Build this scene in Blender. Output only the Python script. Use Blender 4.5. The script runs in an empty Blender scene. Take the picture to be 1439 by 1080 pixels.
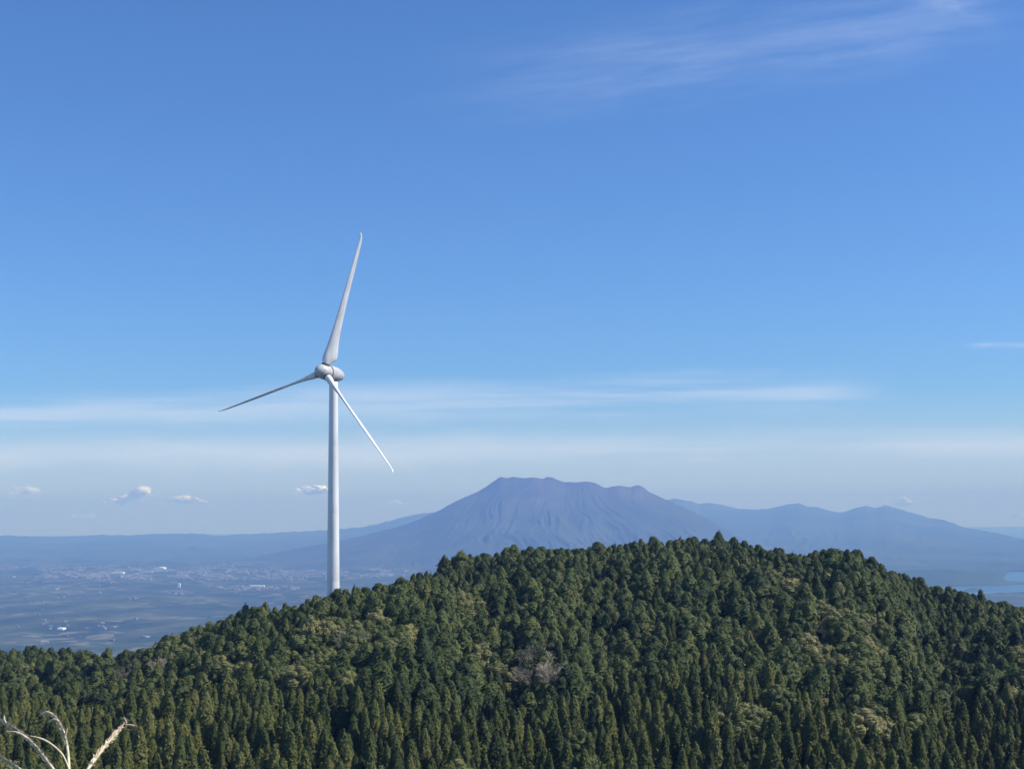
import bpy, bmesh, math, random
import numpy as np
from mathutils import Vector, Matrix

# ------------------------------------------------------------------ camera
S = bpy.context.scene
COL = S.collection
F = 2000.0                       # focal length in photo pixels (photo 1439 x 1080)
PITCH = math.atan(176.0 / F)
ROLL = math.radians(0.55)
cam_d = bpy.data.cameras.new('camera')
cam_d.sensor_width = 36.0
cam_d.lens = F / 1439.0 * 36.0
cam_d.clip_start = 0.1
cam_d.clip_end = 200000.0
cam = bpy.data.objects.new('camera', cam_d)
COL.objects.link(cam)
_F = Vector((0, math.cos(PITCH), math.sin(PITCH)))
_U0 = Vector((0, -math.sin(PITCH), math.cos(PITCH)))
_R0 = Vector((1, 0, 0))
_R = _R0 * math.cos(ROLL) - _U0 * math.sin(ROLL)
_U = _U0 * math.cos(ROLL) + _R0 * math.sin(ROLL)
cam.matrix_world = Matrix(((_R.x, _U.x, -_F.x, 0), (_R.y, _U.y, -_F.y, 0), (_R.z, _U.z, -_F.z, 0), (0, 0, 0, 1)))
S.camera = cam

# ------------------------------------------------------------------ sky, sun, exposure
SUN_AZ = math.radians(94)       # clockwise from +Y (the view direction)
SUN_EL = math.radians(46)
HAZE_DENSITY = 7.0e-5
HAZE_COLOR = (0.22, 0.42, 1.0)
HAZE_ABSORB = (0.70, 0.76, 0.9)
world = bpy.data.worlds.new('World')
S.world = world
world.use_nodes = True
S.view_settings.view_transform = 'Standard'
S.view_settings.look = 'None'
S.view_settings.exposure = 0.2
S.view_settings.gamma = 1.0
S.cycles.max_bounces = 6
S.cycles.volume_bounces = 0
S.cycles.transparent_max_bounces = 16
S.cycles.use_denoising = True
sun_d = bpy.data.lights.new('sun', 'SUN')
sun_d.energy = 4.8
sun_d.angle = math.radians(0.53)
sun_d.color = (1.0, 0.965, 0.92)
sun = bpy.data.objects.new('sun', sun_d)
COL.objects.link(sun)
_s = Vector((math.sin(SUN_AZ) * math.cos(SUN_EL), math.cos(SUN_AZ) * math.cos(SUN_EL), math.sin(SUN_EL)))
sun.rotation_euler = _s.to_track_quat('Z', 'Y').to_euler()


def build_world():
    nt = world.node_tree
    nt.nodes.clear()
    N = lambda t: nt.nodes.new(t)
    L = nt.links.new
    out = N('ShaderNodeOutputWorld')
    bg = N('ShaderNodeBackground')
    bg.inputs['Strength'].default_value = 0.085
    sky = N('ShaderNodeTexSky')
    sky.sky_type = 'NISHITA'
    sky.sun_disc = False
    sky.sun_elevation = SUN_EL
    sky.sun_rotation = SUN_AZ
    sky.altitude = 650
    sky.air_density = 1.0
    sky.dust_density = 0.9
    sky.ozone_density = 2.5
    tc = N('ShaderNodeTexCoord')
    sp = N('ShaderNodeSeparateXYZ')
    L(tc.outputs['Generated'], sp.inputs[0])

    def M(op, a, b=None, clamp=False):
        n = N('ShaderNodeMath'); n.operation = op; n.use_clamp = clamp
        for i, x in enumerate((a, b)):
            if x is None: continue
            if isinstance(x, (int, float)): n.inputs[i].default_value = x
            else: L(x, n.inputs[i])
        return n.outputs[0]
    ysafe = M('MAXIMUM', sp.outputs[1], 0.05)
    az = M('DIVIDE', sp.outputs[0], ysafe)
    el = M('DIVIDE', sp.outputs[2], ysafe)

    def noise(sx, sz, scale, detail=5, ox=0.0, shear=0.0, rough=0.55):
        cx = N('ShaderNodeCombineXYZ')
        L(M('ADD', M('MULTIPLY', az, sx), ox), cx.inputs[0])
        L(M('MULTIPLY', M('ADD', el, M('MULTIPLY', az, shear)), sz), cx.inputs[1])
        n = N('ShaderNodeTexNoise'); n.inputs['Scale'].default_value = scale
        n.inputs['Detail'].default_value = detail; n.inputs['Roughness'].default_value = rough
        L(cx.outputs[0], n.inputs['Vector'])
        return n.outputs[0]

    def ss(x, a, b):
        n = N('ShaderNodeMapRange'); n.interpolation_type = 'SMOOTHSTEP'
        L(x, n.inputs[0]); n.inputs[1].default_value = a; n.inputs[2].default_value = b
        return n.outputs[0]

    def band(x, c, w):   # soft bump around c
        n = N('ShaderNodeMapRange'); n.interpolation_type = 'SMOOTHSTEP'
        L(M('ABSOLUTE', M('SUBTRACT', x, c)), n.inputs[0]); n.inputs[1].default_value = w; n.inputs[2].default_value = 0.0
        return n.outputs[0]
    wob = M('MULTIPLY', M('SUBTRACT', noise(3, 6, 3.0, 4), 0.5), 0.02)
    elw = M('ADD', el, wob)
    masks = []
    # high cirrus streak climbing to the upper right
    e2 = M('SUBTRACT', elw, M('MULTIPLY', az, 0.125))
    up = M('MULTIPLY', band(e2, 0.307, 0.046), M('MULTIPLY', ss(az, -0.10, 0.10), ss(az, 0.40, 0.28)))
    tex = ss(noise(3.2, 24, 2.6, 9, shear=-0.12, rough=0.62), 0.24, 0.82)
    masks.append(M('MULTIPLY', M('MULTIPLY', up, tex), 0.21))
    e3 = M('SUBTRACT', elw, M('MULTIPLY', az, -0.35))
    hook = M('MULTIPLY', band(e3, 0.475, 0.018), band(az, 0.31, 0.05))
    masks.append(M('MULTIPLY', M('MULTIPLY', hook, ss(noise(9, 40, 2.0, 6), 0.35, 0.7)), 0.25))
    # long thin layer
    b1 = M('MULTIPLY', band(M('SUBTRACT', elw, M('MULTIPLY', az, 0.018)), 0.0775, 0.020), ss(az, 0.28, 0.20))
    masks.append(M('MULTIPLY', M('MULTIPLY', b1, ss(noise(2, 40, 2.0, 5, 3.0), 0.30, 0.62)), 0.42))
    b2 = M('MULTIPLY', band(elw, 0.042, 0.017), ss(noise(1.5, 22, 2.0, 5, 9.0), 0.20, 0.62))
    masks.append(M('MULTIPLY', b2, 0.42))
    b3 = M('MULTIPLY', M('MULTIPLY', band(el, 0.1125, 0.003), ss(az, 0.315, 0.34)), ss(noise(6, 60, 2.0, 4), 0.3, 0.6))
    masks.append(M('MULTIPLY', b3, 0.35))
    # faint veil low over the horizon
    veil = M('MULTIPLY', ss(el, 0.095, 0.0), 0.50)
    masks.append(veil)
    tot = masks[0]
    for m in masks[1:]: tot = M('ADD', tot, m, True)
    mix = N('ShaderNodeMix'); mix.data_type = 'RGBA'
    L(tot, mix.inputs[0])
    hs = N('ShaderNodeHueSaturation')
    hs.inputs['Saturation'].default_value = 1.0
    hs.inputs['Value'].default_value = 1.0
    tn = N('ShaderNodeMix'); tn.data_type = 'RGBA'; tn.blend_type = 'MULTIPLY'; tn.inputs[0].default_value = 1.0
    L(sky.outputs[0], tn.inputs[6]); tn.inputs[7].default_value = (0.63, 1.0, 1.52, 1)
    L(tn.outputs[2], hs.inputs['Color'])
    L(hs.outputs[0], mix.inputs[6])
    mix.inputs[7].default_value = (7.8, 8.8, 11.0, 1)
    L(mix.outputs[2], bg.inputs['Color'])
    L(bg.outputs[0], out.inputs['Surface'])
build_world()

# ------------------------------------------------------------------ helpers
def P(u, v, d):
    """Photo direction (u, v) taken out to ground distance d (metres along +Y)."""
    w = _F + _R * ((u - 719.5) / F) + _U * ((540.0 - v) / F)
    return w * (d / w.y)


def ray(u, v):
    w = _F + _R * ((u - 719.5) / F) + _U * ((540.0 - v) / F)
    return w.x / w.y, w.z / w.y


def project(p):
    p = Vector(p)
    z = p.dot(_F)
    return 719.5 + F * p.dot(_R) / z, 540.0 - F * p.dot(_U) / z


def az_of_u(u):      # azimuth (x/y) of photo column u near the horizon
    return ray(u, 800)[0]


def tag(o, label=None, cat=None, group=None, kind=None):
    if label: o['label'] = label
    if cat: o['category'] = cat
    if group: o['group'] = group
    if kind: o['kind'] = kind
    return o


def link(name, me, parent=None):
    o = bpy.data.objects.new(name, me)
    COL.objects.link(o)
    if parent: o.parent = parent
    return o


def empty(name, loc=(0, 0, 0), rz=0.0):
    o = bpy.data.objects.new(name, None)
    o.empty_display_size = 0.5
    o.location = loc
    o.rotation_euler = (0, 0, rz)
    COL.objects.link(o)
    return o


def mesh_np(name, verts, faces, mats, smooth=False, midx=None, attrs=None):
    """faces: (n,3) or (n,4) int array."""
    verts = np.asarray(verts, dtype=np.float32); faces = np.asarray(faces, dtype=np.int32)
    k = faces.shape[1]
    me = bpy.data.meshes.new(name)
    me.vertices.add(len(verts)); me.vertices.foreach_set('co', verts.ravel())
    me.loops.add(faces.size); me.loops.foreach_set('vertex_index', faces.ravel())
    me.polygons.add(len(faces))
    me.polygons.foreach_set('loop_start', np.arange(len(faces), dtype=np.int32) * k)
    me.polygons.foreach_set('loop_total', np.full(len(faces), k, dtype=np.int32))
    for m in (mats if isinstance(mats, (list, tuple)) else [mats]): me.materials.append(m)
    if midx is not None: me.polygons.foreach_set('material_index', np.asarray(midx, dtype=np.int32))
    me.polygons.foreach_set('use_smooth', np.full(len(faces), bool(smooth)))
    if attrs:
        for an, (dom, arr) in attrs.items():
            a = me.attributes.new(an, 'FLOAT', dom)
            a.data.foreach_set('value', np.asarray(arr, dtype=np.float32))
    me.update(calc_edges=True)
    return me


def grid_faces(nr, nc):
    i = np.arange(nr - 1)[:, None] * nc + np.arange(nc - 1)[None, :]
    return np.stack([i, i + 1, i + nc + 1, i + nc], -1).reshape(-1, 4)


_rngl = np.random.RandomState(5)
_LAT = _rngl.rand(256, 256)


def vnoise(x, y):
    x = np.asarray(x, float); y = np.asarray(y, float)
    xi = np.floor(x).astype(int); yi = np.floor(y).astype(int)
    fx = x - xi; fy = y - yi
    fx = fx * fx * (3 - 2 * fx); fy = fy * fy * (3 - 2 * fy)
    a = _LAT[xi & 255, yi & 255]; b = _LAT[(xi + 1) & 255, yi & 255]
    c = _LAT[xi & 255, (yi + 1) & 255]; d = _LAT[(xi + 1) & 255, (yi + 1) & 255]
    return (a * (1 - fx) + b * fx) * (1 - fy) + (c * (1 - fx) + d * fx) * fy


def fbm(x, y, oct=4, gain=0.5):
    s = 0; a = 1.0; t = 0
    for k in range(oct):
        s = s + a * (vnoise(x * 2 ** k + 17.3 * k, y * 2 ** k + 7.1 * k) * 2 - 1); t += a; a *= gain
    return s / t


def sstep(t):
    t = np.clip(t, 0, 1)
    return t * t * (3 - 2 * t)


def lathe(name, prof, mat, seg=48, parent=None, smooth=True):
    """prof: list of (r, z) from bottom to top; closed caps."""
    bm = bmesh.new()
    rings = []
    for r, z in prof:
        rings.append([bm.verts.new((r * math.cos(2 * math.pi * i / seg), r * math.sin(2 * math.pi * i / seg), z)) for i in range(seg)])
    for a, b in zip(rings, rings[1:]):
        for i in range(seg):
            bm.faces.new((a[i], a[(i + 1) % seg], b[(i + 1) % seg], b[i]))
    bm.faces.new(list(reversed(rings[0]))); bm.faces.new(rings[-1])
    me = bpy.data.meshes.new(name); bm.to_mesh(me); bm.free()
    me.materials.append(mat)
    for p in me.polygons: p.use_smooth = smooth and len(p.vertices) == 4
    return link(name, me, parent)


# ------------------------------------------------------------------ materials
def new_mat(name):
    m = bpy.data.materials.new(name); m.use_nodes = True
    nt = m.node_tree; b = nt.nodes['Principled BSDF']
    return m, nt, b


def ramp(nt, src, stops):
    r = nt.nodes.new('ShaderNodeValToRGB')
    e = r.color_ramp.elements
    while len(e) < len(stops): e.new(0.5)
    for el, (p, c) in zip(e, stops):
        el.position = p; el.color = (c[0], c[1], c[2], 1)
    nt.links.new(src, r.inputs[0])
    return r.outputs[0]


def noise_node(nt, scale, detail=5, coord='Object', vec=None, rough=0.55, stretch=None):
    n = nt.nodes.new('ShaderNodeTexNoise')
    n.inputs['Scale'].default_value = scale; n.inputs['Detail'].default_value = detail
    n.inputs['Roughness'].default_value = rough
    if vec is None:
        tc = nt.nodes.new('ShaderNodeTexCoord'); vec = tc.outputs[coord]
    if stretch:
        mp = nt.nodes.new('ShaderNodeMapping'); mp.inputs['Scale'].default_value = stretch
        nt.links.new(vec, mp.inputs[0]); vec = mp.outputs[0]
    nt.links.new(vec, n.inputs['Vector'])
    return n.outputs[0]


def mixc(nt, fac, a, b, mode='MIX'):
    m = nt.nodes.new('ShaderNodeMix'); m.data_type = 'RGBA'; m.blend_type = mode
    for i, x in ((0, fac), (6, a), (7, b)):
        if isinstance(x, (int, float)): m.inputs[i].default_value = x
        elif isinstance(x, tuple): m.inputs[i].default_value = (x[0], x[1], x[2], 1)
        else: nt.links.new(x, m.inputs[i])
    return m.outputs[2]


def leaf_mat(name, stops, transl=0.22):
    """Foliage whose tone varies from tree to tree (per-tree number) and inside a crown (fine noise)."""
    m, nt, b = new_mat(name)
    at = nt.nodes.new('ShaderNodeAttribute'); at.attribute_name = 'tree_tone'
    oi = nt.nodes.new('ShaderNodeObjectInfo')
    sp = nt.nodes.new('ShaderNodeSeparateColor'); nt.links.new(oi.outputs['Color'], sp.inputs[0])
    ad = nt.nodes.new('ShaderNodeMath'); ad.operation = 'ADD'
    nt.links.new(at.outputs['Fac'], ad.inputs[0]); nt.links.new(sp.outputs[0], ad.inputs[1])
    geo = nt.nodes.new('ShaderNodeNewGeometry')
    n = noise_node(nt, 0.9, 3, vec=geo.outputs['Position'])
    n2 = noise_node(nt, 0.018, 3, vec=geo.outputs['Position'])
    a2 = nt.nodes.new('ShaderNodeMath'); a2.operation = 'MULTIPLY_ADD'
    nt.links.new(n, a2.inputs[0]); a2.inputs[1].default_value = 0.5; nt.links.new(ad.outputs[0], a2.inputs[2])
    a3 = nt.nodes.new('ShaderNodeMath'); a3.operation = 'MULTIPLY_ADD'
    nt.links.new(n2, a3.inputs[0]); a3.inputs[1].default_value = 1.0; nt.links.new(a2.outputs[0], a3.inputs[2])
    a4 = nt.nodes.new('ShaderNodeMath'); a4.operation = 'SUBTRACT'; a4.inputs[1].default_value = 0.75
    nt.links.new(a3.outputs[0], a4.inputs[0])
    c = ramp(nt, a4.outputs[0], stops)
    nt.links.new(c, b.inputs['Base Color'])
    b.inputs['Roughness'].default_value = 0.75
    b.inputs['Specular IOR Level'].default_value = 0.2
    tr = nt.nodes.new('ShaderNodeBsdfTranslucent'); nt.links.new(c, tr.inputs['Color'])
    mx = nt.nodes.new('ShaderNodeMixShader'); mx.inputs[0].default_value = transl
    nt.links.new(b.outputs[0], mx.inputs[1]); nt.links.new(tr.outputs[0], mx.inputs[2])
    nt.links.new(mx.outputs[0], nt.nodes['Material Output'].inputs['Surface'])
    return m


def simple_mat(name, c1, c2, scale, rough=0.8, stretch=None, lo=0.35, hi=0.65, bump=0.0, detail=5):
    m, nt, b = new_mat(name)
    n = noise_node(nt, scale, detail, stretch=stretch)
    nt.links.new(ramp(nt, n, [(lo, c1), (hi, c2)]), b.inputs['Base Color'])
    b.inputs['Roughness'].default_value = rough
    if bump:
        bp = nt.nodes.new('ShaderNodeBump'); bp.inputs['Strength'].default_value = bump
        nt.links.new(n, bp.inputs['Height']); nt.links.new(bp.outputs[0], b.inputs['Normal'])
    return m


MAT_OLIVE = leaf_mat('cedar_needles_olive', [(0.0, (0.046, 0.060, 0.016)), (0.45, (0.095, 0.112, 0.028)), (1.0, (0.160, 0.160, 0.045))])
MAT_DARK = leaf_mat('cedar_needles_dark', [(0.0, (0.040, 0.059, 0.020)), (0.5, (0.080, 0.104, 0.031)), (1.0, (0.132, 0.148, 0.046))])
MAT_BROAD = leaf_mat('broad_leaves', [(0.0, (0.080, 0.108, 0.033)), (0.5, (0.165, 0.178, 0.062)), (1.0, (0.30, 0.27, 0.11))], 0.3)
MAT_TWIG = simple_mat('bare_twigs', (0.18, 0.155, 0.105), (0.35, 0.305, 0.215), 2.0)
MAT_BARK = simple_mat('bark', (0.075, 0.055, 0.042), (0.15, 0.11, 0.085), 3.0, stretch=(1, 1, 0.15))
MAT_WHITE = None


def turbine_mat():
    m, nt, b = new_mat('turbine_coating')
    n = noise_node(nt, 0.6, 6, stretch=(1, 1, 0.12))
    nt.links.new(ramp(nt, n, [(0.30, (0.58, 0.56, 0.53)), (0.55, (0.76, 0.745, 0.71)), (0.8, (0.80, 0.785, 0.75))]), b.inputs['Base Color'])
    b.inputs['Roughness'].default_value = 0.38
    b.inputs['Coat Weight'].default_value = 0.15
    return m
MAT_TURB = turbine_mat()
MAT_HUB = simple_mat('weathered_hub_paint', (0.40, 0.395, 0.38), (0.56, 0.55, 0.53), 0.8, rough=0.45, detail=6)
MAT_COLLAR = simple_mat('dark_collar', (0.05, 0.05, 0.055), (0.09, 0.09, 0.095), 2.0, rough=0.6)

# ------------------------------------------------------------------ near terrain: the wooded hill
SKY_U = np.array([-700, -300, -100, 0, 50, 100, 150, 180, 200, 240, 280, 320, 360, 400, 440, 468, 500, 540, 570, 600, 625, 640, 655, 680, 720, 760, 800, 850, 900, 950,
                  1000, 1030, 1060, 1100, 1130, 1165, 1200, 1240, 1280, 1320, 1360, 1400, 1439, 1550, 1750, 2200], float)
SKY_V = np.array([905, 905, 908, 912, 909, 912, 913, 915, 908, 893, 877, 862, 850, 848, 838, 832, 828, 819, 811, 801, 797, 788, 779, 774, 770, 768, 768, 762, 759, 755,
                  754, 756, 763, 771, 777, 775, 780, 795, 804, 820, 833, 845, 850, 868, 900, 960], float)
DS_U = np.array([-700, 0, 150, 200, 300, 400, 468, 560, 640, 800, 1000, 1200, 1439, 2200], float)
DS_D = np.array([540, 530, 520, 495, 450, 425, 418, 440, 490, 535, 560, 545, 520, 500], float)
TREE_H = 13.5
_au = np.array([az_of_u(u) for u in SKY_U]); _slope = np.array([ray(u, v)[1] for u, v in zip(SKY_U, SKY_V)])
_ad = np.array([az_of_u(u) for u in DS_U])
D0 = 245.0
_a0 = np.array([az_of_u(-700), az_of_u(2200)]); _s0 = np.array([ray(-700, 1125)[1], ray(2200, 1125)[1]])


def canopy(x, y):
    """Height of the tree-top surface above the world point (x, y)."""
    y = np.maximum(y, 1.0)
    a = x / y
    ds = np.interp(a, _ad, DS_D); sl = np.interp(a, _au, _slope); s0 = np.interp(a, _a0, _s0)
    H0 = s0 * D0; Hs = sl * ds
    t = (y - D0) / (ds - D0)
    tt = np.clip(t, 0, 1)
    s = 0.25 * tt + 0.75 * sstep(tt)
    bulge = np.interp(a, [az_of_u(0), az_of_u(250), az_of_u(620), az_of_u(820), az_of_u(1100), az_of_u(1439)], [0.0, 2.0, 3.0, 5.0, 4.5, 4.0])
    H = H0 + (Hs - H0) * s + bulge * np.sin(tt * math.pi) ** 2 * np.where(Hs > H0, 1, 0)
    H = H + np.sin(tt * math.pi) * (4.2 * fbm(x / 42.0, y / 60.0, 3))
    # two gullies running down the slope, and a spur between them
    for c0, c1, c2, wd, dp in ((655, 690, 735, 9.0, -8.5), (1292, 1318, 1350, 10.0, -9.0), (1190, 1215, 1240, 16.0, 4.0), (865, 850, 880, 11.0, -5.5), (540, 575, 600, 14.0, 3.0)):
        ac = np.interp(tt, [0, .5, 1], [az_of_u(c2), az_of_u(c1), az_of_u(c0)])
        H = H + dp * np.exp(-(((a - ac) * y) / wd) ** 2) * np.sin(math.pi * np.clip(tt, 0, 1)) ** 0.7
    over = np.maximum(y - ds, 0)
    H = H - 0.30 * over - 0.0006 * over ** 2 * (over < 500) - np.where(over >= 500, 150 + (over - 500) * 0.5, 0)
    return H


def ground(x, y):
    near_z = -1.75 - 0.27 * np.maximum(y, 0) + 0.15 * np.minimum(y, 0)
    near_z = np.where(y > 0, -1.75 - 0.07 * np.minimum(y, 6) - 0.32 * np.maximum(y - 6, 0), -1.75 + 0.1 * np.minimum(-y, 50))
    near_z = np.maximum(near_z, -66)
    far = canopy(x, y) - TREE_H
    k = sstep((np.asarray(y) - 170.0) / 70.0)
    return np.maximum(near_z * (1 - k) + far * k, -652.0)


def build_hill():
    A = np.linspace(az_of_u(-700), az_of_u(2200), 360)
    D = np.concatenate([np.linspace(1.0, 40, 30), np.linspace(44, 240, 40), np.linspace(244, 620, 150), np.geomspace(630, 2300, 40)])
    dd, aa = np.meshgrid(D, A, indexing='ij')
    x = aa * dd; y = dd.copy()
    # near the camera the fan is opened out so that the slope has width
    w = np.interp(dd, [1, 120], [60.0, 1.0])
    x = np.where(dd < 120, aa * np.maximum(dd, 1) + np.sign(aa) * 0 + aa * 60 * (1 - dd / 120), x)
    z = ground(x, y)
    z = z + 0.05 * fbm(x / 1.5, y / 1.5, 3) * (dd < 60)
    co = np.stack([x, y, z], -1).reshape(-1, 3)
    me = mesh_np('hill', co, grid_faces(len(D), len(A)), MAT_FLOOR, True)
    tag(link('hill', me), 'wooded green hill under the wind turbine', None, None, 'structure')
    # the ground the photographer stands on, behind the camera
    xs = np.linspace(-60, 60, 40); ys = np.linspace(-60, 1.0, 24)
    yy, xx = np.meshgrid(ys, xs, indexing='ij')
    k = sstep(-yy / 3)
    zz = -1.75 + 0.1 * np.maximum(-yy, 0) - 0.07 * np.clip(yy, 0, 1) - 0.0 * k
    me = mesh_np('viewpoint_ground', np.stack([xx, yy, zz], -1).reshape(-1, 3), grid_faces(24, 40), MAT_FLOOR, True)
    tag(link('viewpoint_ground', me), 'grassy ground of the viewpoint', None, None, 'structure')


MAT_FLOOR = simple_mat('forest_floor', (0.028, 0.032, 0.014), (0.06, 0.06, 0.028), 0.25, detail=6)
build_hill()

# ------------------------------------------------------------------ tree prototypes (numpy)
def spray_tris(rs, c, nrm, size, n, droop=0.3, spread=0.5):
    """n small triangles around each centre c (k,3) facing roughly along nrm (k,3)."""
    k = len(c)
    c = np.repeat(c, n, 0); nr = np.repeat(nrm, n, 0); sz = np.repeat(size, n)[:, None] * rs.uniform(0.6, 1.35, (k * n, 1))
    c = c + rs.normal(0, 1, (k * n, 3)) * sz * spread
    nn = nr + rs.normal(0, 0.34, (k * n, 3)); nn /= np.linalg.norm(nn, axis=1)[:, None]
    t = np.cross(nn, rs.normal(0, 1, (k * n, 3))); t /= np.linalg.norm(t, axis=1)[:, None] + 1e-9
    b = np.cross(nn, t)
    v0 = c + t * sz * 0.75; v1 = c - t * sz * 0.45 + b * sz * 0.42; v2 = c - t * sz * 0.45 - b * sz * 0.42
    V = np.stack([v0, v1, v2], 1).reshape(-1, 3)
    Fc = np.arange(len(V)).reshape(-1, 3)
    return V, Fc


def solid_of_rev(prof, seg, rs, jit, cx=None):
    rings = []
    for i, (r, z) in enumerate(prof):
        an = np.arange(seg) * 2 * math.pi / seg + i * 0.4
        rr = r * (1 + rs.uniform(-jit, jit, seg))
        rings.append(np.stack([rr * np.cos(an), rr * np.sin(an), np.full(seg, z)], -1))
    V = np.concatenate(rings); Fs = []
    for i in range(len(prof) - 1):
        for j in range(seg):
            a = i * seg + j; b = i * seg + (j + 1) % seg; c = a + seg; d = b + seg
            Fs += [(a, b, d), (a, d, c)]
    return V, np.array(Fs)


def merge(parts):
    V = []; Fs = []; off = 0
    for v, f in parts:
        V.append(v); Fs.append(np.asarray(f) + off); off += len(v)
    return np.concatenate(V), np.concatenate(Fs)


def cedar_proto(seed, pointed):
    rs = np.random.RandomState(seed)
    H = rs.uniform(13.0, 16.0) if pointed else rs.uniform(12.0, 14.5)
    z0 = H * (0.14 if pointed else 0.30)
    R = rs.uniform(2.05, 2.5) if pointed else rs.uniform(2.15, 2.8)
    pw = rs.uniform(0.48, 0.62) if pointed else rs.uniform(0.36, 0.54)
    def prof(t):
        return R * np.clip(1 - t, 0, 1) ** pw * (0.55 + 0.45 * sstep(t / 0.22)) * (1.0 if pointed else (0.75 + 0.38 * sstep(t / 0.4)))
    parts = []
    # body: a lumpy closed surface, boughs swelling out of it
    rows_, seg = 17, 15
    ts = np.linspace(0.0, 1.0, rows_) ** 0.9 * 0.985
    lf = rs.uniform(0, 60, 2)
    def swell(t, an):
        x = np.cos(an) * 1.5 + lf[0]; y = np.sin(an) * 1.5 + lf[1]
        n1 = vnoise(x * 1.3 + t * 4.5, y * 1.3 + t * 6.5) - 0.5
        n2 = vnoise(x * 2.6 - t * 11, y * 2.6 + t * 13) - 0.5
        k = 0.44 if pointed else 0.78
        return 1 + k * n1 + k * 0.8 * n2
    an = np.arange(seg) * 2 * math.pi / seg
    rings = []
    for i, t in enumerate(ts):
        aa = an + i * 0.21
        rr = np.maximum(0.03, prof(t) * 0.93 * swell(t, aa))
        rings.append(np.stack([rr * np.cos(aa), rr * np.sin(aa), np.full(seg, z0 + t * (H - z0)) + 0.18 * (vnoise(np.cos(aa) * 3 + i, np.sin(aa) * 3 + i) - .5)], -1))
    V = np.concatenate(rings); Fs = []
    for i in range(rows_ - 1):
        for j in range(seg):
            q = i * seg + j; w = i * seg + (j + 1) % seg
            Fs += [(q, w, w + seg), (q, w + seg, q + seg)]
    parts.append((V, np.array(Fs)))
    # sprays of needles standing proud of it
    nb = 430
    t = ((np.arange(nb) + rs.uniform(0, 1, nb)) / nb) ** 0.8 * 0.98
    an = np.arange(nb) * 2.399 + rs.uniform(-0.3, 0.3, nb)
    r = prof(t) * swell(t, an) * rs.uniform(0.92, 1.09, nb)
    c = np.stack([r * np.cos(an), r * np.sin(an), z0 + t * (H - z0)], -1)
    out = np.stack([np.cos(an), np.sin(an), np.full(nb, 0.5)], -1); out /= np.linalg.norm(out, axis=1)[:, None]
    parts.append(spray_tris(rs, c, out, 0.34 + 0.26 * r / R, 1, spread=0.12))
    # leader
    top = np.array([[0, 0, H + 0.25], [0.05, 0.03, H - 0.15], [-0.06, 0.04, H - 0.5]]) if pointed else np.array([[0, 0, H - 0.1], [0.25, 0.1, H - 0.3]])
    parts.append(spray_tris(rs, top, np.tile([0.5, -0.5, 0.6], (len(top), 1)), np.full(len(top), 0.36), 4, spread=0.12))
    return merge(parts), H


def broad_proto(seed):
    rs = np.random.RandomState(seed)
    H = rs.uniform(10.5, 14.0); R = rs.uniform(2.6, 3.6)
    parts = []
    nl = rs.randint(13, 19)
    cs = []
    for i in range(nl):
        an = i * 2.399 + rs.uniform(-.3, .3); q = math.sqrt((i + .4) / nl)
        zz = H - 1.3 - (q ** 2) * rs.uniform(2.2, 3.8) + rs.uniform(-.5, .4)
        cs.append((R * 0.8 * q * math.cos(an) + rs.normal(0, .25), R * 0.8 * q * math.sin(an) + rs.normal(0, .25), zz, rs.uniform(0.6, 1.3)))
    for i in range(5):
        an = i * 1.26 + rs.uniform(-.4, .4)
        cs.append((R * 0.6 * math.cos(an), R * 0.6 * math.sin(an), H * 0.52 + rs.uniform(-.6, .6), rs.uniform(1.0, 1.4)))
    parts.append(solid_of_rev([(0.5, H * .4), (R * .5, H * .5), (R * .6, H * .65), (R * .5, H * .8), (0.3, H * .9)], 8, rs, .15))
    for (x, y, z, r) in cs:
        n = int(44 * r)
        sv, sf = solid_of_rev([(0.05, -1), (.62, -.72), (.93, -.25), (.97, .22), (.72, .68), (0.05, .98)], 9, rs, .12)
        parts.append((sv * r * np.array([.88, .88, .86]) * rs.uniform(.85, 1.1, 3) + np.array([x, y, z]), sf))
        d = rs.normal(0, 1, (n, 3)); d[:, 2] += 0.35; d /= np.linalg.norm(d, axis=1)[:, None]
        c = np.array([x, y, z]) + d * r * np.array([1, 1, .95]) * rs.uniform(0.84, 1.16, (n, 1))
        parts.append(spray_tris(rs, c, d, np.full(n, 0.40), 1, spread=0.1))
    return merge(parts), H


def tube_tris(p0, p1, r0, r1):
    p0 = np.array(p0, float); p1 = np.array(p1, float)
    d = p1 - p0; d /= np.linalg.norm(d) + 1e-9
    a = np.cross(d, [0.3, 0.9, 0.2]); a /= np.linalg.norm(a); b = np.cross(d, a)
    V = []
    for p, r in ((p0, r0), (p1, r1)):
        for k in range(3):
            an = k * 2.0944
            V.append(p + (a * math.cos(an) + b * math.sin(an)) * r)
    Fs = []
    for k in range(3):
        q = (k + 1) % 3
        Fs += [(k, q, q + 3), (k, q + 3, k + 3)]
    return np.array(V), np.array(Fs)


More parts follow.
